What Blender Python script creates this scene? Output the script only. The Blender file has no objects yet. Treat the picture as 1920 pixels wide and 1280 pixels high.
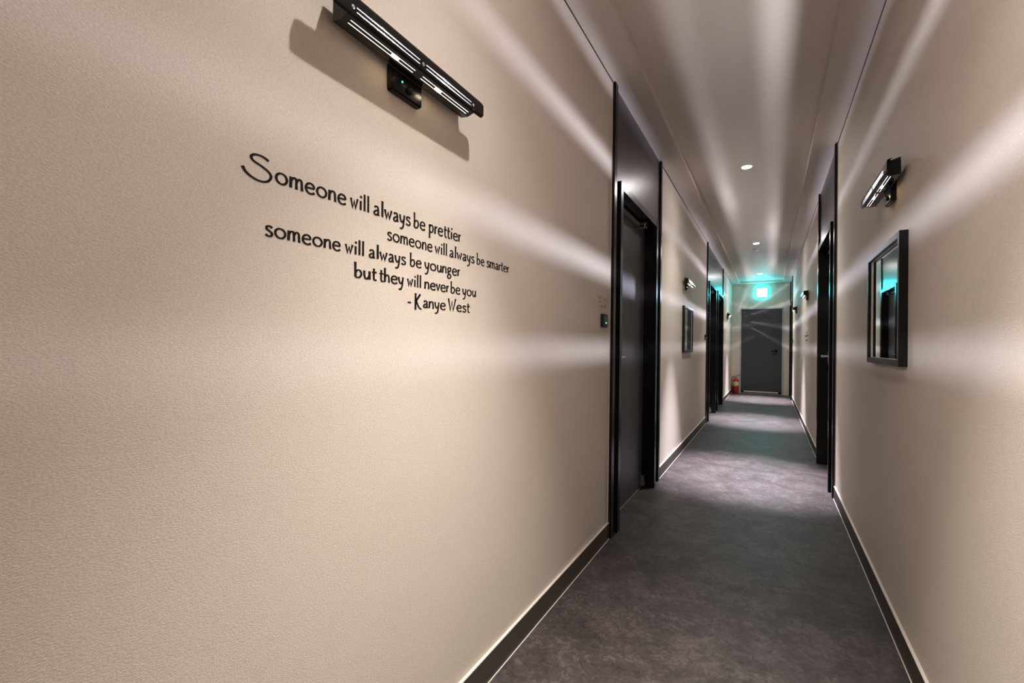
import bpy, bmesh, math, random
from mathutils import Vector, Matrix
random.seed(7)
PI = math.pi
sc = bpy.context.scene
C = sc.collection

# ------------------------------------------------------------------ camera, world, exposure
CAM_H = 1.12
YAW, PITCH, ROLL = math.radians(30.0104), math.radians(0.3383), math.radians(0.7548)
cam_data = bpy.data.cameras.new('camera')
cam_data.sensor_width = 36.0
cam_data.lens = 15.6557
cam_data.clip_start = 0.02
cam = bpy.data.objects.new('camera', cam_data)
C.objects.link(cam)
fwd = Vector((-math.sin(YAW) * math.cos(PITCH), math.cos(YAW) * math.cos(PITCH), math.sin(PITCH)))
rgt = Vector((math.cos(YAW), math.sin(YAW), 0.0))
upv = rgt.cross(fwd)
r2 = rgt * math.cos(ROLL) + upv * math.sin(ROLL)
u2 = -rgt * math.sin(ROLL) + upv * math.cos(ROLL)
m = Matrix((r2, u2, -fwd)).transposed().to_4x4()
m.translation = Vector((0, 0, CAM_H))
cam.matrix_world = m
sc.camera = cam

world = bpy.data.worlds.new('world')
sc.world = world
world.use_nodes = True
world.node_tree.nodes['Background'].inputs[0].default_value = (0.004, 0.004, 0.004, 1)
world.node_tree.nodes['Background'].inputs[1].default_value = 1.0

sc.view_settings.view_transform = 'Standard'
sc.view_settings.look = 'None'
sc.view_settings.gamma = 1.0
sc.view_settings.use_curve_mapping = False
sc.view_settings.exposure = 0.13
sc.cycles.use_denoising = True
sc.cycles.max_bounces = 8
sc.cycles.diffuse_bounces = 5
sc.cycles.glossy_bounces = 4
sc.cycles.sample_clamp_indirect = 10.0
sc.cycles.caustics_reflective = False
sc.cycles.caustics_refractive = False

# light levels (watts / emission)
DOWN_SPOT = 1850.0
DOWN_WIDE = 100.0
DOWN_NEAR = 410.0
DOWN_DISC = 500.0
BULB_W = 27.0
TOP_W = 20.0
EXIT_E = 44.0

# corridor measures, metres (camera stands at x = 0, y = 0)
XL, XR, ZC, YE, YB = -0.8054, 0.4354, 2.6617, 12.268, -3.6
TRAY = 0.043
TX0, TX1, TY0, TY1 = -0.632, 0.27, -3.3, 12.11
XC = (XL + XR) / 2
DOWN_Y = [-2.4, 0.88, 4.40, 7.72, 10.95]


# ------------------------------------------------------------------ materials
def mat(name, col, rough=0.5, metal=0.0, spec=0.5, emit=None, estr=0.0, coat=0.0):
    mt = bpy.data.materials.new(name)
    mt.use_nodes = True
    b = mt.node_tree.nodes['Principled BSDF']
    b.inputs['Base Color'].default_value = (*col, 1)
    b.inputs['Roughness'].default_value = rough
    b.inputs['Metallic'].default_value = metal
    b.inputs['Specular IOR Level'].default_value = spec
    b.inputs['Coat Weight'].default_value = coat
    if emit:
        b.inputs['Emission Color'].default_value = (*emit, 1)
        b.inputs['Emission Strength'].default_value = estr
    return mt


def nodes_of(mt):
    nt = mt.node_tree
    return nt, nt.nodes, nt.links, nt.nodes['Principled BSDF']


def coords(nt, scale=(1, 1, 1)):
    tc = nt.nodes.new('ShaderNodeTexCoord')
    mp = nt.nodes.new('ShaderNodeMapping')
    mp.inputs['Scale'].default_value = scale
    nt.links.new(tc.outputs['Object'], mp.inputs['Vector'])
    return mp.outputs['Vector']


def noise(nt, vec, scale, detail=4, rough=0.55, dist=0.0):
    n = nt.nodes.new('ShaderNodeTexNoise')
    n.inputs['Scale'].default_value = scale
    n.inputs['Detail'].default_value = detail
    n.inputs['Roughness'].default_value = rough
    n.inputs['Distortion'].default_value = dist
    nt.links.new(vec, n.inputs['Vector'])
    return n.outputs['Fac']


def ramp(nt, fac, stops):
    r = nt.nodes.new('ShaderNodeValToRGB')
    e = r.color_ramp.elements
    while len(e) < len(stops):
        e.new(0.5)
    for el, (p, c) in zip(e, stops):
        el.position = p
        el.color = (*c, 1)
    nt.links.new(fac, r.inputs['Fac'])
    return r.outputs['Color']


def bump(nt, fac, strength, dist, bsdf):
    b = nt.nodes.new('ShaderNodeBump')
    b.inputs['Strength'].default_value = strength
    b.inputs['Distance'].default_value = dist
    nt.links.new(fac, b.inputs['Height'])
    nt.links.new(b.outputs['Normal'], bsdf.inputs['Normal'])


def wallpaper(name, col, var, bs=0.75, grain=1.0):
    mt = mat(name, col, 0.62, spec=0.28)
    nt, N, L, b = nodes_of(mt)
    v = coords(nt, (1, 0.5, 1))
    f1 = noise(nt, v, 520, 3, 0.65)
    f2 = noise(nt, coords(nt), 1.3, 3)
    c = ramp(nt, f2, [(0.3, tuple(x * (1 - var) for x in col)), (0.7, tuple(x * (1 + var) for x in col))])
    g = ramp(nt, f1, [(0.30, (0.80, 0.79, 0.78)), (0.70, (1.0, 1.0, 1.0))])
    mul = N.new('ShaderNodeMix')
    mul.data_type = 'RGBA'
    mul.blend_type = 'MULTIPLY'
    mul.inputs['Factor'].default_value = grain
    L.new(c, mul.inputs['A'])
    L.new(g, mul.inputs['B'])
    L.new(mul.outputs['Result'], b.inputs['Base Color'])
    bump(nt, f1, bs, 0.0011, b)
    return mt


M_WALL = wallpaper('cream_woven_wallpaper', (0.715, 0.630, 0.548), 0.025)
M_CEIL = wallpaper('white_paper_ceiling', (0.78, 0.715, 0.665), 0.012, 0.2, 0.25)

M_FLOOR = mat('mottled_grey_vinyl', (0.1, 0.09, 0.09), 0.5, spec=0.3)
nt, N, L, b = nodes_of(M_FLOOR)
v = coords(nt)
fa = noise(nt, v, 5.5, 8, 0.62, 0.7)
fb = noise(nt, v, 38, 6, 0.7, 1.2)
mx = N.new('ShaderNodeMath')
mx.operation = 'MULTIPLY_ADD'
mx.inputs[1].default_value = 0.55
L.new(fb, mx.inputs[0])
sc2 = N.new('ShaderNodeMath')
sc2.operation = 'MULTIPLY'
sc2.inputs[1].default_value = 0.45
L.new(fa, sc2.inputs[0])
L.new(sc2.outputs[0], mx.inputs[2])
cc = ramp(nt, mx.outputs[0], [(0.36, (0.024, 0.019, 0.018)), (0.5, (0.050, 0.040, 0.039)), (0.62, (0.096, 0.080, 0.079))])
L.new(cc, b.inputs['Base Color'])
bump(nt, fb, 0.12, 0.002, b)

M_BASE = mat('taupe_baseboard_vinyl', (0.060, 0.050, 0.042), 0.5, spec=0.3)
M_CAULK_EDGE = mat('pale_sealant_and_lit_edge', (0.62, 0.56, 0.50), 0.6)
M_BLACK = mat('black_satin_steel', (0.008, 0.007, 0.007), 0.25, spec=0.22)
M_GAP = mat('dark_shadow_gap', (0.05, 0.04, 0.035), 0.7)
M_PANEL = mat('charcoal_brushed_panel', (0.085, 0.078, 0.080), 0.30, metal=0.55)
nt, N, L, b = nodes_of(M_PANEL)
f = noise(nt, coords(nt, (40, 40, 0.6)), 14, 3)
bump(nt, f, 0.08, 0.001, b)
M_LEAF = mat('graphite_door_skin', (0.090, 0.083, 0.083), 0.46, metal=0.35)
M_STEEL = mat('satin_nickel', (0.62, 0.60, 0.58), 0.28, metal=1.0)
M_CLOSER = mat('grey_closer_metal', (0.30, 0.29, 0.28), 0.4, metal=0.7)
M_LAMP = mat('gloss_black_lamp_shell', (0.010, 0.008, 0.008), 0.20, spec=0.25)
M_LAMPIN = mat('lamp_inner_reflector', (0.10, 0.09, 0.085), 0.5)
M_BULB = mat('halogen_bulb', (1, 0.9, 0.7), 0.3, emit=(1.0, 0.80, 0.50), estr=30)
M_SLOT = mat('lit_light_slot', (0.9, 0.85, 0.8), 0.4, emit=(1.0, 0.88, 0.82), estr=3.2)
M_FRAME = mat('black_mirror_frame', (0.010, 0.009, 0.009), 0.35, spec=0.2)
M_MIRROR = mat('mirror_glass', (0.74, 0.80, 0.78), 0.015, metal=1.0)
M_INK = mat('black_vinyl_lettering', (0.010, 0.007, 0.006), 0.6, spec=0.12)
M_DIGIT = mat('cream_raised_digit', (0.58, 0.50, 0.44), 0.5)
M_LENS = mat('downlight_lens', (1, 1, 1), 0.3, emit=(1.0, 0.95, 0.92), estr=DOWN_DISC)
M_WHITE = mat('white_plastic_and_gap_light', (0.62, 0.59, 0.57), 0.4)
M_GREEN = mat('green_led', (0.05, 0.6, 0.3), 0.3, emit=(0.05, 1.0, 0.45), estr=4)
M_ENDDOOR = mat('dark_grey_fire_door', (0.040, 0.040, 0.043), 0.5)
M_CASING = mat('pale_grey_door_casing', (0.42, 0.42, 0.40), 0.5)
M_EXIT = mat('lit_exit_face', (0.2, 0.9, 0.9), 0.4, emit=(0.05, 0.88, 1.0), estr=EXIT_E)
M_EXITRIM = mat('cyan_exit_rim', (0.03, 0.55, 0.55), 0.4, emit=(0.01, 0.75, 0.80), estr=9.0)
M_EXITFIG = mat('exit_pictogram', (0.9, 0.95, 0.95), 0.4, emit=(0.80, 0.93, 0.9), estr=3.0)
M_RED = mat('red_enamel', (0.42, 0.008, 0.016), 0.25, coat=0.3)
M_YEL = mat('yellow_label', (0.65, 0.48, 0.03), 0.5)
M_LBL = mat('white_label', (0.62, 0.60, 0.62), 0.5)
M_RUB = mat('black_rubber', (0.015, 0.015, 0.015), 0.6)


# ------------------------------------------------------------------ helpers
def link(name, me, material, parent=None):
    o = bpy.data.objects.new(name, me)
    C.objects.link(o)
    if material is not None and len(me.materials) == 0:
        me.materials.append(material)
    if parent is not None:
        o.parent = parent
    return o


def tag(o, label, cat, group=None, kind=None):
    o['label'] = label
    o['category'] = cat
    if group:
        o['group'] = group
    if kind:
        o['kind'] = kind
    return o


def empty(name, loc=(0, 0, 0), rz=0.0):
    o = bpy.data.objects.new(name, None)
    o.empty_display_size = 0.1
    C.objects.link(o)
    o.location = loc
    o.rotation_euler = (0, 0, rz)
    return o


def add_box(bm, x0, x1, y0, y1, z0, z1):
    vs = [bm.verts.new(p) for p in ((x0, y0, z0), (x1, y0, z0), (x1, y1, z0), (x0, y1, z0),
                                    (x0, y0, z1), (x1, y0, z1), (x1, y1, z1), (x0, y1, z1))]
    for f in ((0, 3, 2, 1), (4, 5, 6, 7), (0, 1, 5, 4), (1, 2, 6, 5), (2, 3, 7, 6), (3, 0, 4, 7)):
        bm.faces.new([vs[i] for i in f])


def boxes(name, bl, material, parent=None, bevel=0.0):
    bm = bmesh.new()
    for q in bl:
        add_box(bm, *q)
    if bevel:
        bmesh.ops.bevel(bm, geom=list(bm.edges), offset=bevel, segments=2, affect='EDGES', clamp_overlap=True)
    me = bpy.data.meshes.new(name)
    bm.to_mesh(me)
    bm.free()
    return link(name, me, material, parent)


def lathe(name, prof, material, parent=None, seg=32, loc=(0, 0, 0), axis='Z', smooth=True):
    bm = bmesh.new()
    rings = []
    for r, z in prof:
        ring = []
        for i in range(seg):
            a = 2 * PI * i / seg
            p = Vector((r * math.cos(a), r * math.sin(a), z))
            if axis == 'X':
                p = Vector((p.z, p.x, p.y))
            elif axis == 'Y':
                p = Vector((p.x, p.z, p.y))
            ring.append(bm.verts.new(p + Vector(loc)))
        rings.append(ring)
    for a, c in zip(rings, rings[1:]):
        for i in range(seg):
            bm.faces.new((a[i], a[(i + 1) % seg], c[(i + 1) % seg], c[i]))
    bm.faces.new(rings[0][::-1])
    bm.faces.new(rings[-1])
    bmesh.ops.recalc_face_normals(bm, faces=bm.faces)
    me = bpy.data.meshes.new(name)
    bm.to_mesh(me)
    bm.free()
    if smooth:
        for p in me.polygons:
            p.use_smooth = len(p.vertices) == 4
    return link(name, me, material, parent)


def tube(name, pts, r, material, parent=None, seg=12):
    """round tube along a polyline, capped; r is a number or a list"""
    bm = bmesh.new()
    pts = [Vector(p) for p in pts]
    rings = []
    for i, p in enumerate(pts):
        t = (pts[min(i + 1, len(pts) - 1)] - pts[max(i - 1, 0)]).normalized()
        up = Vector((0, 0, 1)) if abs(t.z) < 0.9 else Vector((1, 0, 0))
        a = t.cross(up).normalized()
        c = a.cross(t).normalized()
        rr = r[i] if isinstance(r, (list, tuple)) else r
        rings.append([bm.verts.new(p + a * rr * math.cos(2 * PI * k / seg) + c * rr * math.sin(2 * PI * k / seg)) for k in range(seg)])
    for a, c in zip(rings, rings[1:]):
        for i in range(seg):
            bm.faces.new((a[i], a[(i + 1) % seg], c[(i + 1) % seg], c[i]))
    bm.faces.new(rings[0][::-1])
    bm.faces.new(rings[-1])
    bmesh.ops.recalc_face_normals(bm, faces=bm.faces)
    me = bpy.data.meshes.new(name)
    bm.to_mesh(me)
    bm.free()
    for p in me.polygons:
        p.use_smooth = len(p.vertices) == 4
    return link(name, me, material, parent)


def smooth_path(pts, n=6, closed=False):
    out = []
    k = len(pts)
    rng = range(k if closed else k - 1)
    for i in rng:
        g = (lambda j: pts[j % k]) if closed else (lambda j: pts[max(0, min(k - 1, j))])
        p0, p1, p2, p3 = g(i - 1), g(i), g(i + 1), g(i + 2)
        for s in range(n):
            t = s / n
            out.append(tuple(0.5 * (2 * p1[d] + (p2[d] - p0[d]) * t + (2 * p0[d] - 5 * p1[d] + 4 * p2[d] - p3[d]) * t * t
                                    + (3 * p1[d] - p0[d] - 3 * p2[d] + p3[d]) * t ** 3) for d in range(len(p1))))
    if not closed:
        out.append(tuple(pts[-1]))
    return out


def copy_tree(o, parent=None):
    c = o.copy()
    C.objects.link(c)
    c.parent = parent
    for ch in list(o.children):
        copy_tree(ch, c)
    return c


# ------------------------------------------------------------------ room shell
TH = 0.16
UNITS_L = [(2.53, 3.85), (7.08, 9.70)]
UNITS_R = [(4.09, 5.41), (11.20, YE)]


def wall_side(name, x0, x1, units, label):
    bl, y = [], YB
    for a, c in units + [(YE + TH, YE + TH)]:
        if a > y:
            bl.append((x0, x1, y, a, 0, ZC))
        y = c
    o = boxes(name, bl, M_WALL)
    return tag(o, label, 'wall', kind='structure')


wall_side('wall_left', XL - TH, XL, UNITS_L, 'cream textured wall carrying the large black quote lettering')
wall_side('wall_right', XR, XR + TH, UNITS_R, 'cream textured wall with the small three-line lettering')
DX0, DX1, DZ = -0.595, 0.262, 2.045
o = boxes('wall_far', [(XL, DX0 - 0.03, YE, YE + TH, 0, ZC), (DX1 + 0.03, XR + TH, YE, YE + TH, 0, ZC),
                       (DX0 - 0.03, DX1 + 0.03, YE, YE + TH, DZ + 0.03, ZC)], M_WALL)
tag(o, 'short end wall around the dark grey fire door', 'wall', kind='structure')
o = boxes('wall_near', [(XL - TH, XR + TH, YB - TH, YB, 0, ZC)], M_WALL)
tag(o, 'plain cream wall closing the corridor behind the viewer', 'wall', kind='structure')
o = boxes('floor', [(XL - TH, XR + TH, YB - TH, YE + TH, -0.08, 0)], M_FLOOR)
tag(o, 'dark mottled grey vinyl corridor floor', 'floor', kind='structure')
zt = ZC + TRAY
o = boxes('ceiling', [(XL - TH, TX0, YB - TH, YE + TH, ZC, zt + 0.1), (TX1, XR + TH, YB - TH, YE + TH, ZC, zt + 0.1),
                      (TX0, TX1, YB - TH, TY0, ZC, zt + 0.1), (TX0, TX1, TY1, YE + TH, ZC, zt + 0.1),
                      (TX0, TX1, TY0, TY1, zt, zt + 0.1)], M_CEIL)
tag(o, 'pale ceiling with a shallow raised tray along the corridor', 'ceiling', kind='structure')


def baseboard(name, side, segs, label):
    e = empty(name, (XL if side < 0 else XR, 0, 0))
    tag(e, label, 'baseboard', kind='structure')
    s = 1 if side < 0 else -1
    for a, c in segs:
        x = sorted((0, s * 0.010))
        boxes('board', [(x[0], x[1], a, c, 0, 0.090)], M_BASE, e)
        x = sorted((0, s * 0.0105))
        boxes('top_pale_edge', [(x[0], x[1], a, c, 0.0902, 0.0945)], M_CAULK_EDGE, e, 0.0008)  # pale colour along the top stands for light caught on the ledge
        x = sorted((s * 0.0101, s * 0.0135))
        boxes('floor_bead', [(x[0], x[1], a, c, 0.0, 0.0018)], M_CAULK_EDGE, e)


baseboard('baseboard_left', -1, [(YB, 2.53), (3.85, 7.08), (9.70, YE)], 'taupe baseboard with painted lit edge and pale floor bead below the quote wall')
baseboard('baseboard_right', 1, [(YB, 4.09), (5.41, 11.20)], 'taupe baseboard with painted lit edge and pale floor bead below the small lettering wall')
o = boxes('trim_1', [(XL, XL + 0.003, YB, 2.53, ZC - 0.006, ZC), (XL, XL + 0.003, 3.85, 7.08, ZC - 0.006, ZC), (XL, XL + 0.003, 9.70, YE, ZC - 0.006, ZC)], M_GAP)
tag(o, 'thin dark joint line where quote wall meets ceiling', 'trim', kind='structure')
o = boxes('trim_2', [(XR - 0.003, XR, YB, 4.09, ZC - 0.006, ZC), (XR - 0.003, XR, 5.41, 11.20, ZC - 0.006, ZC)], M_GAP)
tag(o, 'thin dark joint line where small lettering wall meets ceiling', 'trim', kind='structure')


# ------------------------------------------------------------------ door surrounds (charcoal panels) and doors
def wall_frame(side, y):
    """local axes: x out of the wall, y along it"""
    return ((XL, y, 0), 0.0) if side < 0 else ((XR, y, 0), PI)


FW, FH = 1.03, 2.11      # door frame outside size


def surround(name, side, y0, y1, doors, label):
    """doors: list of local (u0,u1) frame extents"""
    loc, rz = wall_frame(side, y0 if side < 0 else y1)
    W = y1 - y0
    e = empty(name, loc, rz)
    tag(e, label, 'door surround', kind='structure')
    ZT = ZC - 0.004
    boxes('edge_strip', [(-0.11, 0.020, 0.0, 0.050, 0, ZT)], M_BLACK, e, 0.002)
    boxes('edge_strip', [(-0.11, 0.020, W - 0.045, W, 0, ZT)], M_BLACK, e, 0.002)
    boxes('transom_panel', [(-0.11, 0.003, 0.050, W - 0.045, FH, ZT - 0.006)], M_PANEL, e)
    boxes('top_pale_edge', [(-0.11, 0.006, 0.050, W - 0.045, ZT - 0.006, ZT)], M_CAULK_EDGE, e)
    boxes('side_bead', [(-0.01, 0.004, -0.003, 0.0, 0.095, ZT)], M_CAULK_EDGE, e)
    boxes('side_bead', [(-0.01, 0.004, W, W + 0.003, 0.095, ZT)], M_CAULK_EDGE, e)
    u = 0.050
    for a, c in list(doors) + [(W - 0.045, W)]:
        if a - u > 0.004:
            boxes('side_panel', [(-0.11, 0.003, u, a, 0, FH)], M_PANEL, e)
        u = c
    return e


surround('trim_3', -1, 2.53, 3.85, [(0.10, 0.10 + FW)], 'charcoal metal surround panel reaching the ceiling beside the 302 digits')
surround('trim_4', -1, 7.08, 9.70, [(0.17, 0.17 + FW), (1.49, 1.49 + FW)], 'wide charcoal metal surround panel holding two doors side by side')
surround('trim_5', 1, 4.09, 5.41, [(0.14, 0.14 + FW)], 'charcoal metal surround panel between the framed mirror and the small three-line lettering')
surround('trim_6', 1, 11.20, YE, [(0.03, 0.03 + 0.985)], 'narrow charcoal metal surround beside the end wall')


def make_door(fw=FW):
    e = empty('door_1')
    jw = 0.050
    boxes('door_frame', [(-0.11, 0.030, 0, jw, 0, FH), (-0.11, 0.030, fw - jw, fw, 0, FH), (-0.11, 0.030, jw, fw - jw, FH - 0.05, FH)], M_BLACK, e, 0.0025)
    leaf = boxes('door_leaf', [(-0.108, -0.066, jw + 0.002, fw - jw - 0.002, 0.014, FH - 0.052)], M_LEAF, e, 0.0015)
    # escutcheon: long rounded plate, thicker near the lever
    bm = bmesh.new()
    prof = [(0.935, 0.004), (0.95, 0.011), (0.985, 0.017), (1.03, 0.019), (1.07, 0.016), (1.11, 0.009), (1.20, 0.007), (1.214, 0.004)]
    rows = []
    for z, t in prof:
        w = 0.020 if t > 0.005 else 0.014
        rows.append([bm.verts.new(p) for p in ((-0.066, 0.110 - w, z), (-0.066 + t, 0.110 - w * 0.7, z), (-0.066 + t, 0.110 + w * 0.7, z), (-0.066, 0.110 + w, z))])
    for a, c in zip(rows, rows[1:]):
        for i in range(3):
            bm.faces.new((a[i], a[i + 1], c[i + 1], c[i]))
    bm.faces.new(rows[0])
    bm.faces.new(rows[-1])
    bmesh.ops.recalc_face_normals(bm, faces=bm.faces)
    me = bpy.data.meshes.new('lock_plate')
    bm.to_mesh(me)
    bm.free()
    lp = link('lock_plate', me, M_STEEL, leaf)
    lp['label'] = 'satin nickel lock plate'
    hd = tube('lever_handle', [(-0.05, 0.110, 1.043), (-0.008, 0.110, 1.043), (0.000, 0.118, 1.043), (0.002, 0.135, 1.043), (0.000, 0.235, 1.041)], [0.010, 0.010, 0.010, 0.0095, 0.008], M_STEEL, leaf)
    hd['label'] = 'satin nickel lever handle'
    rail = boxes('closer_rail', [(-0.066, -0.044, 0.10, 0.74, FH - 0.093, FH - 0.066)], M_CLOSER, e, 0.002)
    rail['label'] = 'grey metal closer rail along the head'
    boxes('closer_bracket', [(-0.066, 0.004, 0.74, 0.765, FH - 0.078, FH - 0.066), (-0.066, 0.004, 0.74, 0.765, FH - 0.108, FH - 0.097)], M_CLOSER, e, 0.002)
    tube('closer_pin', [(-0.012, 0.7525, FH - 0.11), (-0.012, 0.7525, FH - 0.06)], 0.005, M_STEEL, e)
    boxes('floor_pivot', [(-0.066, -0.036, fw - 0.105, fw - 0.055, 0.018, 0.052), (-0.066, -0.042, fw - 0.095, fw - 0.068, 0.052, 0.095)], M_CLOSER, e, 0.003)
    boxes('threshold', [(-0.110, -0.058, jw, fw - jw, 0.0, 0.010)], M_CLOSER, e, 0.002)
    return e


door = make_door()
loc, rz = wall_frame(-1, 2.63)
door.location = loc
tag(door, 'graphite door in black frame next to the 302 digits and keypad', 'door', kind='structure')
for nm, side, y, lab in (('door_2', -1, 7.25, 'graphite door beside the keypad past the far mirror, first of a pair'),
                         ('door_3', -1, 8.57, 'graphite door of a pair, the one nearer the fire extinguisher'),
                         ('door_4', 1, 5.27, 'graphite door with nickel lever between the framed mirror and the small three-line lettering')):
    d = copy_tree(door)
    d.name = nm
    loc, rz = wall_frame(side, y)
    d.location = loc
    d.rotation_euler = (0, 0, rz)
    tag(d, lab, 'door', kind='structure')
d = make_door(0.985)
d.name = 'door_5'
loc, rz = wall_frame(1, YE - 0.03)
d.location = loc
d.rotation_euler = (0, 0, rz)
tag(d, 'graphite door squeezed against the end wall with nickel lever', 'door', kind='structure')

# fire door in the end wall
e = empty('door_6', ((DX0 + DX1) / 2, YE, 0))
hw = (DX1 - DX0) / 2
tag(e, 'plain dark grey fire door below the glowing exit sign', 'door', kind='structure')
boxes('door_casing', [(-hw - 0.03, -hw, -0.012, 0.10, 0, DZ + 0.03), (hw, hw + 0.03, -0.012, 0.10, 0, DZ + 0.03), (-hw, hw, -0.012, 0.10, DZ, DZ + 0.03)], M_CASING, e, 0.002)
lf = boxes('door_leaf', [(-hw + 0.003, hw - 0.003, 0.030, 0.075, 0.062, DZ - 0.003)], M_ENDDOOR, e, 0.0015)
boxes('threshold', [(-hw, hw, 0.02, 0.10, 0.0, 0.012)], M_STEEL, e)
boxes('door_gap_light_strip', [(-hw + 0.06, hw - 0.07, 0.028, 0.06, 0.030, 0.060)], M_WHITE, e)  # pale strip painted in for the light showing under the door
lathe('handle_rose', [(0.031, 0.030), (0.031, 0.018), (0.026, 0.012)], M_INK, lf, 24, (0.141 - (DX0 + DX1) / 2, 0, 1.037), 'Y')
tube('lever_handle', [(0.141 - (DX0 + DX1) / 2, 0.02, 1.037), (0.141 - (DX0 + DX1) / 2, -0.03, 1.037), (0.13 - (DX0 + DX1) / 2, -0.038, 1.037), (0.045 - (DX0 + DX1) / 2, -0.038, 1.037)], [0.014, 0.014, 0.014, 0.012], M_INK, lf)

# ------------------------------------------------------------------ ceiling downlights
down_places = ['behind the viewer', 'above the lettered quote', 'over the floor near the 302 door', 'beside the smoke detector', 'closest to the exit sign']
for y, pl in zip(DOWN_Y, down_places):
    e = empty('ceiling_downlight', (XC, y, zt))
    tag(e, 'small round recessed downlight ' + pl, 'downlight', 'downlights along the ceiling tray')
    lathe('trim_ring', [(0.036, 0.0), (0.036, -0.004), (0.046, -0.004), (0.049, 0.0)], M_WHITE, e, 32)
    lathe('lens', [(0.034, -0.001), (0.034, -0.0050), (0.020, -0.0056)], M_LENS, e, 32)
    near = pl.startswith('above')
    for nm, en, ang in (('downlight_beam', DOWN_NEAR if near else DOWN_SPOT, 62 if near else 42), ('downlight_spill', DOWN_WIDE, 104)):
        ld = bpy.data.lights.new(nm, 'SPOT')
        ld.energy = en * (0.75 if near and ang > 100 else 1.0)
        ld.color = (1.0, 0.965, 0.895) if ang > 60 else (0.97, 0.93, 1.08)
        ld.spot_size = math.radians(ang)
        ld.spot_blend = 1.0
        ld.shadow_soft_size = 0.02
        lo = bpy.data.objects.new(nm, ld)
        C.objects.link(lo)
        lo.parent = e
        lo.location = (0, 0, -0.012)

# smoke detector
e = empty('smoke_detector', (XC - 0.01, 8.12, zt))
tag(e, 'small white domed smoke detector behind a downlight on the ceiling', 'smoke detector')
lathe('base', [(0.052, 0.0), (0.052, -0.012), (0.048, -0.016)], M_WHITE, e)
lathe('sensing_chamber', [(0.040, -0.016), (0.038, -0.030), (0.026, -0.044), (0.010, -0.048)], M_WHITE, e)
lathe('dark_vent', [(0.0405, -0.018), (0.0405, -0.024)], M_GAP, e)


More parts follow.
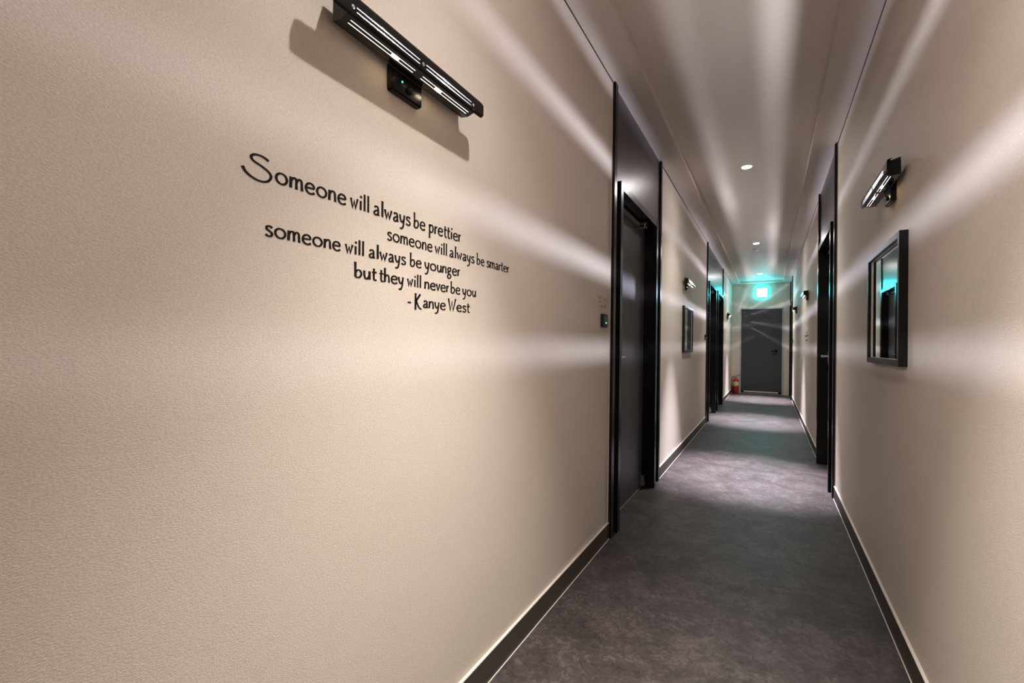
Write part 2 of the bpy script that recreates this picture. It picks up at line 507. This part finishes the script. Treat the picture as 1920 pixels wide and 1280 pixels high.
# ------------------------------------------------------------------ wall sconces with light slits
def make_sconce():
    """local x out of the wall, y along it, z up from the lamp centre"""
    e = empty('wall_sconce')
    U0, UE, UX = 0.012, 0.222, 0.264
    # profile (x, z); slit cells are left open
    D = 0.008                       # stand-off
    P = [(0.014, 0.030), (0.0450, 0.0207), (0.0464, 0.0204), (0.056, 0.0175), (0.0595, 0.0145), (0.0605, 0.0100),
         (0.0605, -0.0066), (0.0605, -0.0089), (0.0605, -0.0160), (0.0605, -0.0183), (0.0605, -0.0215), (0.0590, -0.0255), (0.0555, -0.0285),
         (0.034, -0.0345), (0.012, -0.0310)]
    P = [(x + D, z) for x, z in P]
    slit = {1, 6, 8}
    us = [-UX, -UX + 0.004, -UX + 0.011, -UE, -UE + 0.020, -U0, U0, UE - 0.020, UE, UX - 0.011, UX - 0.004, UX]
    bm = bmesh.new()
    # the ends of the cover: profile pulled in to round its corners
    cut = {0: 0.40, 1: 0.20, 2: 0.06}
    grid = []
    for k, u in enumerate(us):
        kk = min(k, len(us) - 1 - k)
        row = []
        zmid = -0.002
        for (x, z) in P:
            s = 1.0 - 0.55 * cut.get(kk, 0.0)
            row.append(bm.verts.new((x, u, zmid + (z - zmid) * s)))
        grid.append(row)
    n = len(P)
    for k in range(len(us) - 1):
        mid = (us[k] + us[k + 1]) / 2
        for i in range(n - 1):
            inside = abs(mid) < UE - 0.020 and abs(mid) > U0
            if i in slit and inside:
                continue
            if abs(mid) > UE and (i >= n - 3 or i == 0):
                continue          # past the end plates only the front of the cover runs on
            bm.faces.new((grid[k][i], grid[k + 1][i], grid[k + 1][i + 1], grid[k][i + 1]))
    bmesh.ops.delete(bm, geom=[v for v in bm.verts if not v.link_faces], context='VERTS')
    bmesh.ops.recalc_face_normals(bm, faces=bm.faces)
    me = bpy.data.meshes.new('cover')
    bm.to_mesh(me)
    bm.free()
    cov = link('cover', me, M_LAMP, e)
    so = cov.modifiers.new('sheet', 'SOLIDIFY')
    so.thickness = 0.0010
    so.offset = 0.0
    # end plates and back plate
    for s in (-1, 1):
        bm = bmesh.new()
        vs = [bm.verts.new((x, s * UE, z)) for x, z in P]
        f = bm.faces.new(vs)
        r = bmesh.ops.extrude_face_region(bm, geom=[f])
        for v in r['geom']:
            if isinstance(v, bmesh.types.BMVert):
                v.co.y -= s * 0.002
        bmesh.ops.recalc_face_normals(bm, faces=bm.faces)
        me = bpy.data.meshes.new('end_plate')
        bm.to_mesh(me)
        bm.free()
        link('end_plate', me, M_LAMP, e)
    boxes('reflector', [(0.0118 + D, 0.0135 + D, -UE, UE, -0.0325, 0.0306)], M_LAMPIN, e)
    boxes('added_baffle', [(0.0136 + D, 0.0598 + D, -UE, UE, 0.0018, 0.0028)], M_LAMPIN, e)  # unseen partition added to keep the bulb light out of the top slit
    # mounting plate with sensor
    mp = boxes('mounting_plate', [(0.0, 0.0195, -0.053, 0.053, -0.084, 0.050)], M_LAMP, e, 0.003)
    lathe('motion_sensor', [(0.010, 0.0190), (0.009, 0.024), (0.005, 0.027)], M_LAMP, mp, 20, (0, 0.004, -0.062), 'X')
    lathe('sensor_light', [(0.0022, 0.0193), (0.0022, 0.0205)], M_GREEN, mp, 12, (0, -0.020, -0.052), 'X')
    # glowing slots in the underside
    for q in (0.0475 + D, 0.0395 + D):
        zq = -0.0345 + (q - 0.034 - D) * (0.006 / 0.0215)
        boxes('light_slot', [(q - 0.0005, q + 0.0005, -0.206, -0.014, zq - 0.0010, zq - 0.0003), (q - 0.0005, q + 0.0005, 0.014, 0.206, zq - 0.0010, zq - 0.0003)], M_SLOT, e)
    for u in (-0.212, 0.0, 0.212):
        lathe('screw', [(0.0042, 0.0600 + D), (0.0042, 0.0622 + D), (0.0030, 0.0630 + D)], M_STEEL, e, 16, (0, u, -0.0125), 'X')
    for u in (-0.11, 0.11):
        lathe('bulb', [(0.002, -0.011), (0.0045, -0.008), (0.0045, 0.008), (0.002, 0.011)], M_BULB, e, 16, (0.0435 + D, u * 0.70, -0.0318), 'Y')
        for w in (-0.0253, -0.0026):
            ld = bpy.data.lights.new('sconce_light', 'POINT')
            ld.energy = BULB_W
            ld.color = (0.93, 0.94, 1.15)
            ld.shadow_soft_size = 0.0011
            lo = bpy.data.objects.new('sconce_light', ld)
            C.objects.link(lo)
            lo.parent = e
            lo.location = (0.036 + D, u, w)
    for x, r, en in ((0.0400, 0.0011, TOP_W * 1.5), (0.0362, 0.0032, TOP_W * 1.7)):  # top-slit streak, then a soft light added to lift the ceiling
        ld = bpy.data.lights.new('sconce_streak_and_fill', 'POINT')
        ld.energy = en
        ld.color = (0.97, 0.94, 1.0)
        ld.shadow_soft_size = r
        lo = bpy.data.objects.new('sconce_streak_and_fill', ld)
        C.objects.link(lo)
        lo.parent = e
        lo.location = (x + D, 0.07, 0.0068)
    return e


sconces = [(-1, 0.825, 1.812, 'slotted black wall sconce above the large black quote'),
           (-1, 5.22, 1.820, 'slotted black wall sconce above the mirror between the 302 door and the door pair'),
           (-1, 10.85, 1.820, 'slotted black wall sconce between the door pair and the exit wall'),
           (1, 2.35, 1.799, 'slotted black wall sconce above the mirror on the wall opposite the 302 door'),
           (1, 6.95, 1.822, 'slotted black wall sconce above the small three-line lettering'),
           (1, 9.65, 1.830, 'slotted black wall sconce on plain wall near the last door and exit')]
proto = make_sconce()
for i, (side, y, z, lab) in enumerate(sconces):
    s = proto if i == 0 else copy_tree(proto)
    loc, rz = wall_frame(side, y)
    s.location = (loc[0], y, z)
    s.rotation_euler = (0, 0, rz)
    tag(s, lab, 'wall lamp', 'slotted wall sconces along the corridor')


# ------------------------------------------------------------------ framed mirrors
def make_mirror():
    e = empty('framed_mirror')
    w, hh, t, fw = 0.302, 0.25, 0.027, 0.024
    for q in ((0, t, -w, -w + fw, -hh, hh), (0, t, w - fw, w, -hh, hh), (0, t, -w + fw, w - fw, hh - fw, hh), (0, t, -w + fw, w - fw, -hh, -hh + fw)):
        boxes('frame_rail', [q], M_FRAME, e, 0.0012)
    boxes('mirror_glass', [(0.004, 0.012, -w + fw - 0.001, w - fw + 0.001, -hh + fw - 0.001, hh - fw + 0.001)], M_MIRROR, e)
    boxes('inner_bead', [(0.012, 0.016, -w + fw, -w + fw + 0.002, -hh + fw, hh - fw), (0.012, 0.016, w - fw - 0.002, w - fw, -hh + fw, hh - fw),
                         (0.012, 0.016, -w + fw, w - fw, hh - fw - 0.002, hh - fw), (0.012, 0.016, -w + fw, w - fw, -hh + fw, -hh + fw + 0.002)], M_STEEL, e)
    return e


mir = make_mirror()
mir.location = (XR, 2.418, 1.306)
mir.rotation_euler = (0, 0, PI)
tag(mir, 'black framed mirror showing the far door pair, on the wall opposite the 302 door', 'mirror', 'framed mirrors below the sconces')
m2 = copy_tree(mir)
m2.location = (XL, 5.318, 1.306)
m2.rotation_euler = (0, 0, 0)
tag(m2, 'black framed mirror between the 302 door and the door pair', 'mirror', 'framed mirrors below the sconces')


# ------------------------------------------------------------------ lettering
def circ(cx, cy, rx, ry, n=14):
    return [(cx + rx * math.cos(2 * PI * i / n), cy + ry * math.sin(2 * PI * i / n)) for i in range(n)]


# glyphs: (advance, [(points, smooth, closed)])
GL = {
    'o': (1.10, [(circ(0.52, 0.49, 0.44, 0.46), 1, 1)]),
    'm': (1.20, [([(0.06, 0), (0.09, 0.98)], 0, 0), ([(0.09, 0.62), (0.24, 0.88), (0.42, 0.96), (0.54, 0.8), (0.56, 0.4), (0.57, 0)], 1, 0),
                 ([(0.56, 0.62), (0.70, 0.88), (0.88, 0.96), (1.01, 0.8), (1.04, 0.4), (1.06, 0)], 1, 0)]),
    'n': (0.82, [([(0.06, 0), (0.09, 0.98)], 0, 0), ([(0.09, 0.60), (0.26, 0.88), (0.46, 0.96), (0.61, 0.8), (0.65, 0.4), (0.67, 0)], 1, 0)]),
    'e': (0.96, [([(0.10, 0.50), (0.50, 0.53), (0.82, 0.58), (0.76, 0.84), (0.52, 0.97), (0.24, 0.86), (0.08, 0.5), (0.20, 0.14), (0.48, 0.0), (0.70, 0.04), (0.88, 0.16)], 1, 0)]),
    'w': (1.02, [([(0.03, 0.95), (0.26, 0.02), (0.46, 0.72), (0.64, 0.02), (0.90, 1.02)], 0, 0)]),
    'i': (0.46, [([(0.20, 0), (0.20, 0.95)], 0, 0), ([(0.18, 1.28), (0.30, 1.48)], 0, 0)]),
    'l': (0.46, [([(0.22, 0), (0.21, 1.75)], 0, 0)]),
    'a': (0.80, [([(0.12, 0.80), (0.30, 0.96), (0.50, 0.90), (0.58, 0.62), (0.59, 0.2), (0.68, 0.0)], 1, 0),
                 ([(0.57, 0.56), (0.28, 0.46), (0.09, 0.24), (0.18, 0.03), (0.40, 0.05), (0.58, 0.26)], 1, 0)]),
    'y': (0.80, [([(0.05, 0.97), (0.12, 0.45), (0.28, 0.16), (0.46, 0.22), (0.60, 0.50)], 1, 0),
                 ([(0.66, 1.0), (0.60, 0.3), (0.50, -0.35), (0.30, -0.62), (0.06, -0.60)], 1, 0)]),
    's': (0.74, [([(0.62, 0.84), (0.42, 0.97), (0.18, 0.90), (0.14, 0.68), (0.36, 0.52), (0.60, 0.34), (0.56, 0.08), (0.30, 0.0), (0.06, 0.12)], 1, 0)]),
    'b': (0.90, [([(0.10, 1.80), (0.11, 0.9), (0.12, 0.06)], 0, 0), ([(0.12, 0.52), (0.30, 0.84), (0.58, 0.88), (0.76, 0.5), (0.60, 0.10), (0.32, 0.0), (0.12, 0.08)], 1, 0)]),
    'p': (0.86, [([(0.10, 1.0), (0.12, 0.1), (0.13, -0.72)], 0, 0), ([(0.11, 0.66), (0.30, 0.94), (0.56, 0.92), (0.72, 0.55), (0.58, 0.14), (0.34, 0.04), (0.13, 0.18)], 1, 0)]),
    'r': (0.52, [([(0.08, 0), (0.11, 0.98)], 0, 0), ([(0.11, 0.58), (0.24, 0.86), (0.46, 0.95)], 1, 0)]),
    't': (0.56, [([(0.24, 1.42), (0.22, 0.6), (0.24, 0.16), (0.36, 0.0), (0.54, 0.06)], 1, 0), ([(0.02, 0.92), (0.52, 1.0)], 0, 0)]),
    'g': (0.80, [(circ(0.34, 0.66, 0.25, 0.29, 12), 1, 1), ([(0.50, 0.86), (0.70, 0.98)], 0, 0),
                 ([(0.24, 0.38), (0.14, 0.16), (0.36, 0.02), (0.60, -0.10), (0.64, -0.42), (0.36, -0.66), (0.08, -0.50), (0.12, -0.20), (0.34, 0.0)], 1, 0)]),
    'u': (0.82, [([(0.06, 0.96), (0.08, 0.4), (0.20, 0.06), (0.42, 0.06), (0.62, 0.42)], 1, 0), ([(0.64, 0.98), (0.66, 0)], 0, 0)]),
    'h': (0.82, [([(0.10, 1.78), (0.11, 0)], 0, 0), ([(0.11, 0.55), (0.28, 0.86), (0.50, 0.92), (0.62, 0.7), (0.65, 0.35), (0.66, 0)], 1, 0)]),
    'v': (0.68, [([(0.03, 0.97), (0.30, 0.02), (0.62, 1.02)], 0, 0)]),
    'S': (2.28, [([(1.98, 1.66), (1.50, 1.86), (0.95, 1.82), (0.66, 1.56), (0.82, 1.26), (1.40, 1.04), (1.98, 0.74), (2.18, 0.36), (1.92, -0.10), (1.36, -0.28), (0.72, -0.14), (0.26, 0.16), (0.06, 0.52)], 1, 0)]),
    'K': (1.16, [([(0.16, 1.85), (0.16, -0.42)], 0, 0), ([(0.84, 1.78), (0.20, 0.72)], 0, 0), ([(0.26, 0.80), (0.52, 0.20), (0.78, -0.18), (1.06, -0.30)], 1, 0)]),
    'W': (1.30, [([(0.04, 1.80), (0.36, 0.02), (0.62, 1.42), (0.84, 0.02), (1.26, 1.86)], 0, 0)]),
    '-': (0.62, [([(0.08, 0.40), (0.22, 0.50), (0.36, 0.44), (0.50, 0.52)], 1, 0)]),
    '3': (1.05, [([(0.08, 1.60), (0.45, 1.80), (0.85, 1.55), (0.75, 1.10), (0.42, 0.95), (0.80, 0.80), (0.92, 0.38), (0.50, 0.02), (0.06, 0.22)], 1, 0)]),
    '0': (1.10, [(circ(0.52, 0.9, 0.42, 0.88, 16), 1, 1)]),
    '2': (1.00, [([(0.08, 1.38), (0.40, 1.78), (0.80, 1.52), (0.72, 1.00), (0.30, 0.42), (0.06, 0.04)], 1, 0), ([(0.06, 0.04), (0.90, 0.04)], 0, 0)]),
    '~': (2.4, [([(0.0, 0.1), (0.2, 0.9), (0.45, 0.1), (0.7, 0.8), (0.9, 0.1), (1.2, 0.9), (1.5, 0.1), (1.75, 0.8), (2.0, 0.2), (2.3, 0.9)], 0, 0)]),
}


def glyph_mesh(key, sw, depth):
    """glyph as a thin slab: local x = depth off the wall, y = advance, z = height"""
    bm = bmesh.new()
    for pts, sm, cl in GL[key][1]:
        p = smooth_path(pts, 5, bool(cl)) if sm else [tuple(q) for q in pts]
        n = len(p)
        Lp, Rp = [], []
        for i in range(n):
            a = p[(i - 1) % n] if cl else p[max(0, i - 1)]
            c = p[(i + 1) % n] if cl else p[min(n - 1, i + 1)]
            q = p[i]
            if not sm and 0 < i < n - 1:          # mitre at sharp corners
                d1 = Vector((q[0] - a[0], q[1] - a[1])).normalized()
                d2 = Vector((c[0] - q[0], c[1] - q[1])).normalized()
                n1, n2 = Vector((-d1.y, d1.x)), Vector((-d2.y, d2.x))
                nn = (n1 + n2)
                nn = nn.normalized() / max(0.45, nn.normalized().dot(n1)) if nn.length > 1e-4 else n1
            else:
                t = Vector((c[0] - a[0], c[1] - a[1])).normalized()
                nn = Vector((-t.y, t.x))
            tt = i / max(1, n - 1)
            w = sw * 0.5
            # pen modulation: thick verticals, thinner horizontals; slight swelling at the ends
            tdir = Vector((c[0] - a[0], c[1] - a[1])).normalized()
            w *= 0.78 + 0.34 * abs(tdir.y)
            if not cl:
                w *= 1.0 + 0.22 * (abs(2 * tt - 1) ** 6)
            Lp.append((q[0] + nn.x * w, q[1] + nn.y * w))
            Rp.append((q[0] - nn.x * w, q[1] - nn.y * w))
        fr = [[bm.verts.new((depth, x, z)) for x, z in side] for side in (Lp, Rp)]
        bk = [[bm.verts.new((0, x, z)) for x, z in side] for side in (Lp, Rp)]
        rng = range(n if cl else n - 1)
        for i in rng:
            j = (i + 1) % n
            bm.faces.new((fr[0][i], fr[0][j], fr[1][j], fr[1][i]))
            bm.faces.new((fr[0][i], bk[0][i], bk[0][j], fr[0][j]))
            bm.faces.new((fr[1][i], fr[1][j], bk[1][j], bk[1][i]))
        if not cl:
            for i in (0, n - 1):
                bm.faces.new((fr[0][i], fr[1][i], bk[1][i], bk[0][i]))
    bmesh.ops.recalc_face_normals(bm, faces=bm.faces)
    me = bpy.data.meshes.new('letter_' + ('dash' if key == '-' else 'mark' if key == '~' else key))
    bm.to_mesh(me)
    bm.free()
    return me


_gm = {}


def set_word(parent, origin_y, origin_z, word, y0, y1, zb, xh, sw, depth, material, nm='letter', slope=0.0):
    tot = sum(GL[c][0] for c in word)
    sy = (y1 - y0) / (tot - 0.12)
    u = -0.06
    for c in word:
        k = (c, sw, depth)
        if k not in _gm:
            _gm[k] = glyph_mesh(c, sw, depth)
        o = link(nm, _gm[k], material, parent)
        yy = y0 + u * sy
        o.location = (0, yy - origin_y, zb + slope * (yy - y0) - origin_z)
        o.scale = (1, sy * 0.91, xh)
        u += GL[c][0]


quote = empty('wall_quote', (XL, 0.9, 1.21))
tag(quote, 'black vinyl quote of five lettered lines on cream wall below the sconce', 'wall lettering')
LINES = [
    (1.4175, 0.502, 0.012, 0.0215, 'Someone|will|always|be|prettier', [0.438, 0.661, 0.673, 0.726, 0.739, 0.863, 0.875, 0.920, 0.935, 1.079]),
    (1.3700, 0.793, 0.007, 0.0198, 'someone|will|always|be|smarter', [0.783, 0.950, 0.962, 1.015, 1.027, 1.152, 1.165, 1.208, 1.222, 1.366]),
    (1.3145, 0.488, 0.012, 0.0192, 'someone|will|always|be|younger', [0.481, 0.648, 0.661, 0.713, 0.727, 0.848, 0.863, 0.907, 0.920, 1.077]),
    (1.2660, 0.699, 0.004, 0.0190, 'but|they|will|never|be|you', [0.686, 0.750, 0.760, 0.841, 0.855, 0.907, 0.921, 1.025, 1.034, 1.080, 1.092, 1.163]),
    (1.2155, 0.892, 0.003, 0.0190, '-|Kanye|West', [0.856, 0.870, 0.882, 1.012, 1.024, 1.129]),
]
for zb, yr, sl, xh, words, ex in LINES:
    for k, w in enumerate(words.split('|')):
        set_word(quote, 0.9, 1.21, w, ex[2 * k], ex[2 * k + 1], zb + sl * (ex[2 * k] - yr), xh, 0.185, 0.0008, M_INK, slope=sl)

small = empty('wall_quote', (XR, 7.2, 1.22), PI)
tag(small, 'small black three-line lettering on the wall below a sconce', 'wall lettering')
for zc_, ys in ((1.318, (-0.05, 0.05)), (1.275, (-0.30, -0.16)), (1.275, (-0.13, 0.02)), (1.275, (0.05, 0.18)), (1.275, (0.21, 0.32)), (1.215, (-0.17, -0.03)), (1.215, (0.0, 0.19))):
    set_word(small, 0, 1.22, '~', ys[0], ys[1], zc_, 0.020, 0.16, 0.0008, M_INK, 'word_mark')

digits = empty('room_number', (XL, 2.39, 1.335))
tag(digits, 'raised cream digits 302 on the wall above the keypad', 'room number')
set_word(digits, 2.39, 1.335, '302', 2.325, 2.455, 1.338, 0.0285, 0.26, 0.008, M_DIGIT, 'digit')


# ------------------------------------------------------------------ keypads
def make_keypad():
    e = empty('door_keypad')
    boxes('housing', [(0, 0.016, -0.042, 0.042, -0.037, 0.037)], M_RUB, e, 0.003)
    boxes('touch_panel', [(0.0161, 0.0175, -0.030, 0.030, -0.022, 0.024)], M_LAMP, e, 0.0005)
    lathe('status_light', [(0.0042, 0.0172), (0.0042, 0.0188)], M_GREEN, e, 16, (0, 0.006, -0.012), 'X')
    return e


kp = make_keypad()
kp.location = (XL, 2.405, 1.257)
tag(kp, 'black keypad with green light below the 302 digits', 'keypad', 'door keypads')
for side, y, lab in ((-1, 6.95, 'black keypad on wall between the mirror and the door pair'), (1, 11.08, 'black keypad on wall beside the last door by the exit')):
    k = copy_tree(kp)
    loc, rz = wall_frame(side, y)
    k.location = (loc[0], y, 1.257)
    k.rotation_euler = (0, 0, rz)
    tag(k, lab, 'keypad', 'door keypads')

# ------------------------------------------------------------------ exit sign
ex = empty('exit_sign', (-0.161, YE, 2.432))
tag(ex, 'square glowing cyan exit sign above the dark fire door', 'exit sign')
boxes('housing', [(-0.138, 0.138, -0.050, 0.0, -0.132, 0.132)], M_EXITRIM, ex, 0.004)
boxes('lit_face', [(-0.112, 0.112, -0.056, -0.0502, -0.106, 0.106)], M_EXIT, ex, 0.002)
fig = [(-0.01, 0.045, 0.02)]
bm = bmesh.new()


def slab(bm, pts, y0, y1):
    a = [bm.verts.new((x, y0, z)) for x, z in pts]
    c = [bm.verts.new((x, y1, z)) for x, z in pts]
    bm.faces.new(a)
    bm.faces.new(c[::-1])
    for i in range(len(pts)):
        j = (i + 1) % len(pts)
        bm.faces.new((a[j], a[i], c[i], c[j]))


slab(bm, [(x + 0.012, z + 0.055) for x, z in circ(0, 0, 0.014, 0.014, 12)], -0.0568, -0.0561)
for pts in ([(0.012, 0.036), (-0.012, 0.030), (-0.026, -0.018), (-0.004, -0.022)],
            [(-0.026, -0.016), (-0.008, -0.020), (0.020, -0.040), (0.014, -0.078), (0.002, -0.076), (0.004, -0.046)],
            [(-0.026, -0.014), (-0.012, -0.022), (-0.036, -0.052), (-0.064, -0.054), (-0.064, -0.044), (-0.042, -0.042)],
            [(0.010, 0.034), (0.012, 0.022), (0.040, 0.000), (0.048, 0.008)],
            [(-0.010, 0.030), (-0.016, 0.018), (-0.044, 0.004), (-0.050, 0.014)]):
    slab(bm, pts, -0.0568, -0.0561)
bmesh.ops.recalc_face_normals(bm, faces=bm.faces)
me = bpy.data.meshes.new('running_figure')
bm.to_mesh(me)
bm.free()
link('running_figure', me, M_EXITFIG, ex)

# ------------------------------------------------------------------ fire extinguisher
fe = empty('fire_extinguisher', (-0.695, 12.13, 0))
tag(fe, 'red fire extinguisher with yellow and white label standing in the corner', 'fire extinguisher')
body = lathe('cylinder', [(0.054, 0.0), (0.062, 0.006), (0.064, 0.02), (0.064, 0.285), (0.060, 0.315), (0.046, 0.342), (0.026, 0.360), (0.018, 0.368), (0.018, 0.380)], M_RED, fe, 40)
for nm, a0, a1, mt in (('yellow_label', PI * 0.98, PI * 1.47, M_YEL), ('white_label', PI * 1.47, PI * 1.98, M_LBL)):
    bm = bmesh.new()
    rows = []
    for i in range(13):
        a = a0 + (a1 - a0) * i / 12
        rows.append([bm.verts.new((0.0648 * math.cos(a), 0.0648 * math.sin(a), z)) for z in (0.205, 0.285)])
    for a, c in zip(rows, rows[1:]):
        bm.faces.new((a[0], c[0], c[1], a[1]))
    me = bpy.data.meshes.new(nm)
    bm.to_mesh(me)
    bm.free()
    link(nm, me, mt, body)
lathe('label_band', [(0.0647, 0.180), (0.0650, 0.182), (0.0650, 0.203), (0.0647, 0.205)], M_YEL, body, 40)
lathe('valve', [(0.014, 0.378), (0.016, 0.384), (0.016, 0.410), (0.010, 0.416)], M_STEEL, fe, 20)
boxes('lever', [(-0.012, 0.090, -0.008, 0.008, 0.410, 0.416)], M_RUB, fe, 0.002)
tube('squeeze_lever', [(-0.006, 0, 0.418), (0.03, 0, 0.438), (0.098, 0, 0.448)], 0.005, M_RUB, fe)
tube('hose', smooth_path([(-0.012, 0, 0.398), (-0.045, 0, 0.402), (-0.078, 0, 0.370), (-0.083, 0, 0.300), (-0.082, 0, 0.200)], 6), 0.009, M_RUB, fe)
tube('nozzle', [(-0.082, 0, 0.200), (-0.082, 0, 0.150), (-0.082, 0, 0.110)], [0.010, 0.013, 0.017], M_RUB, fe)
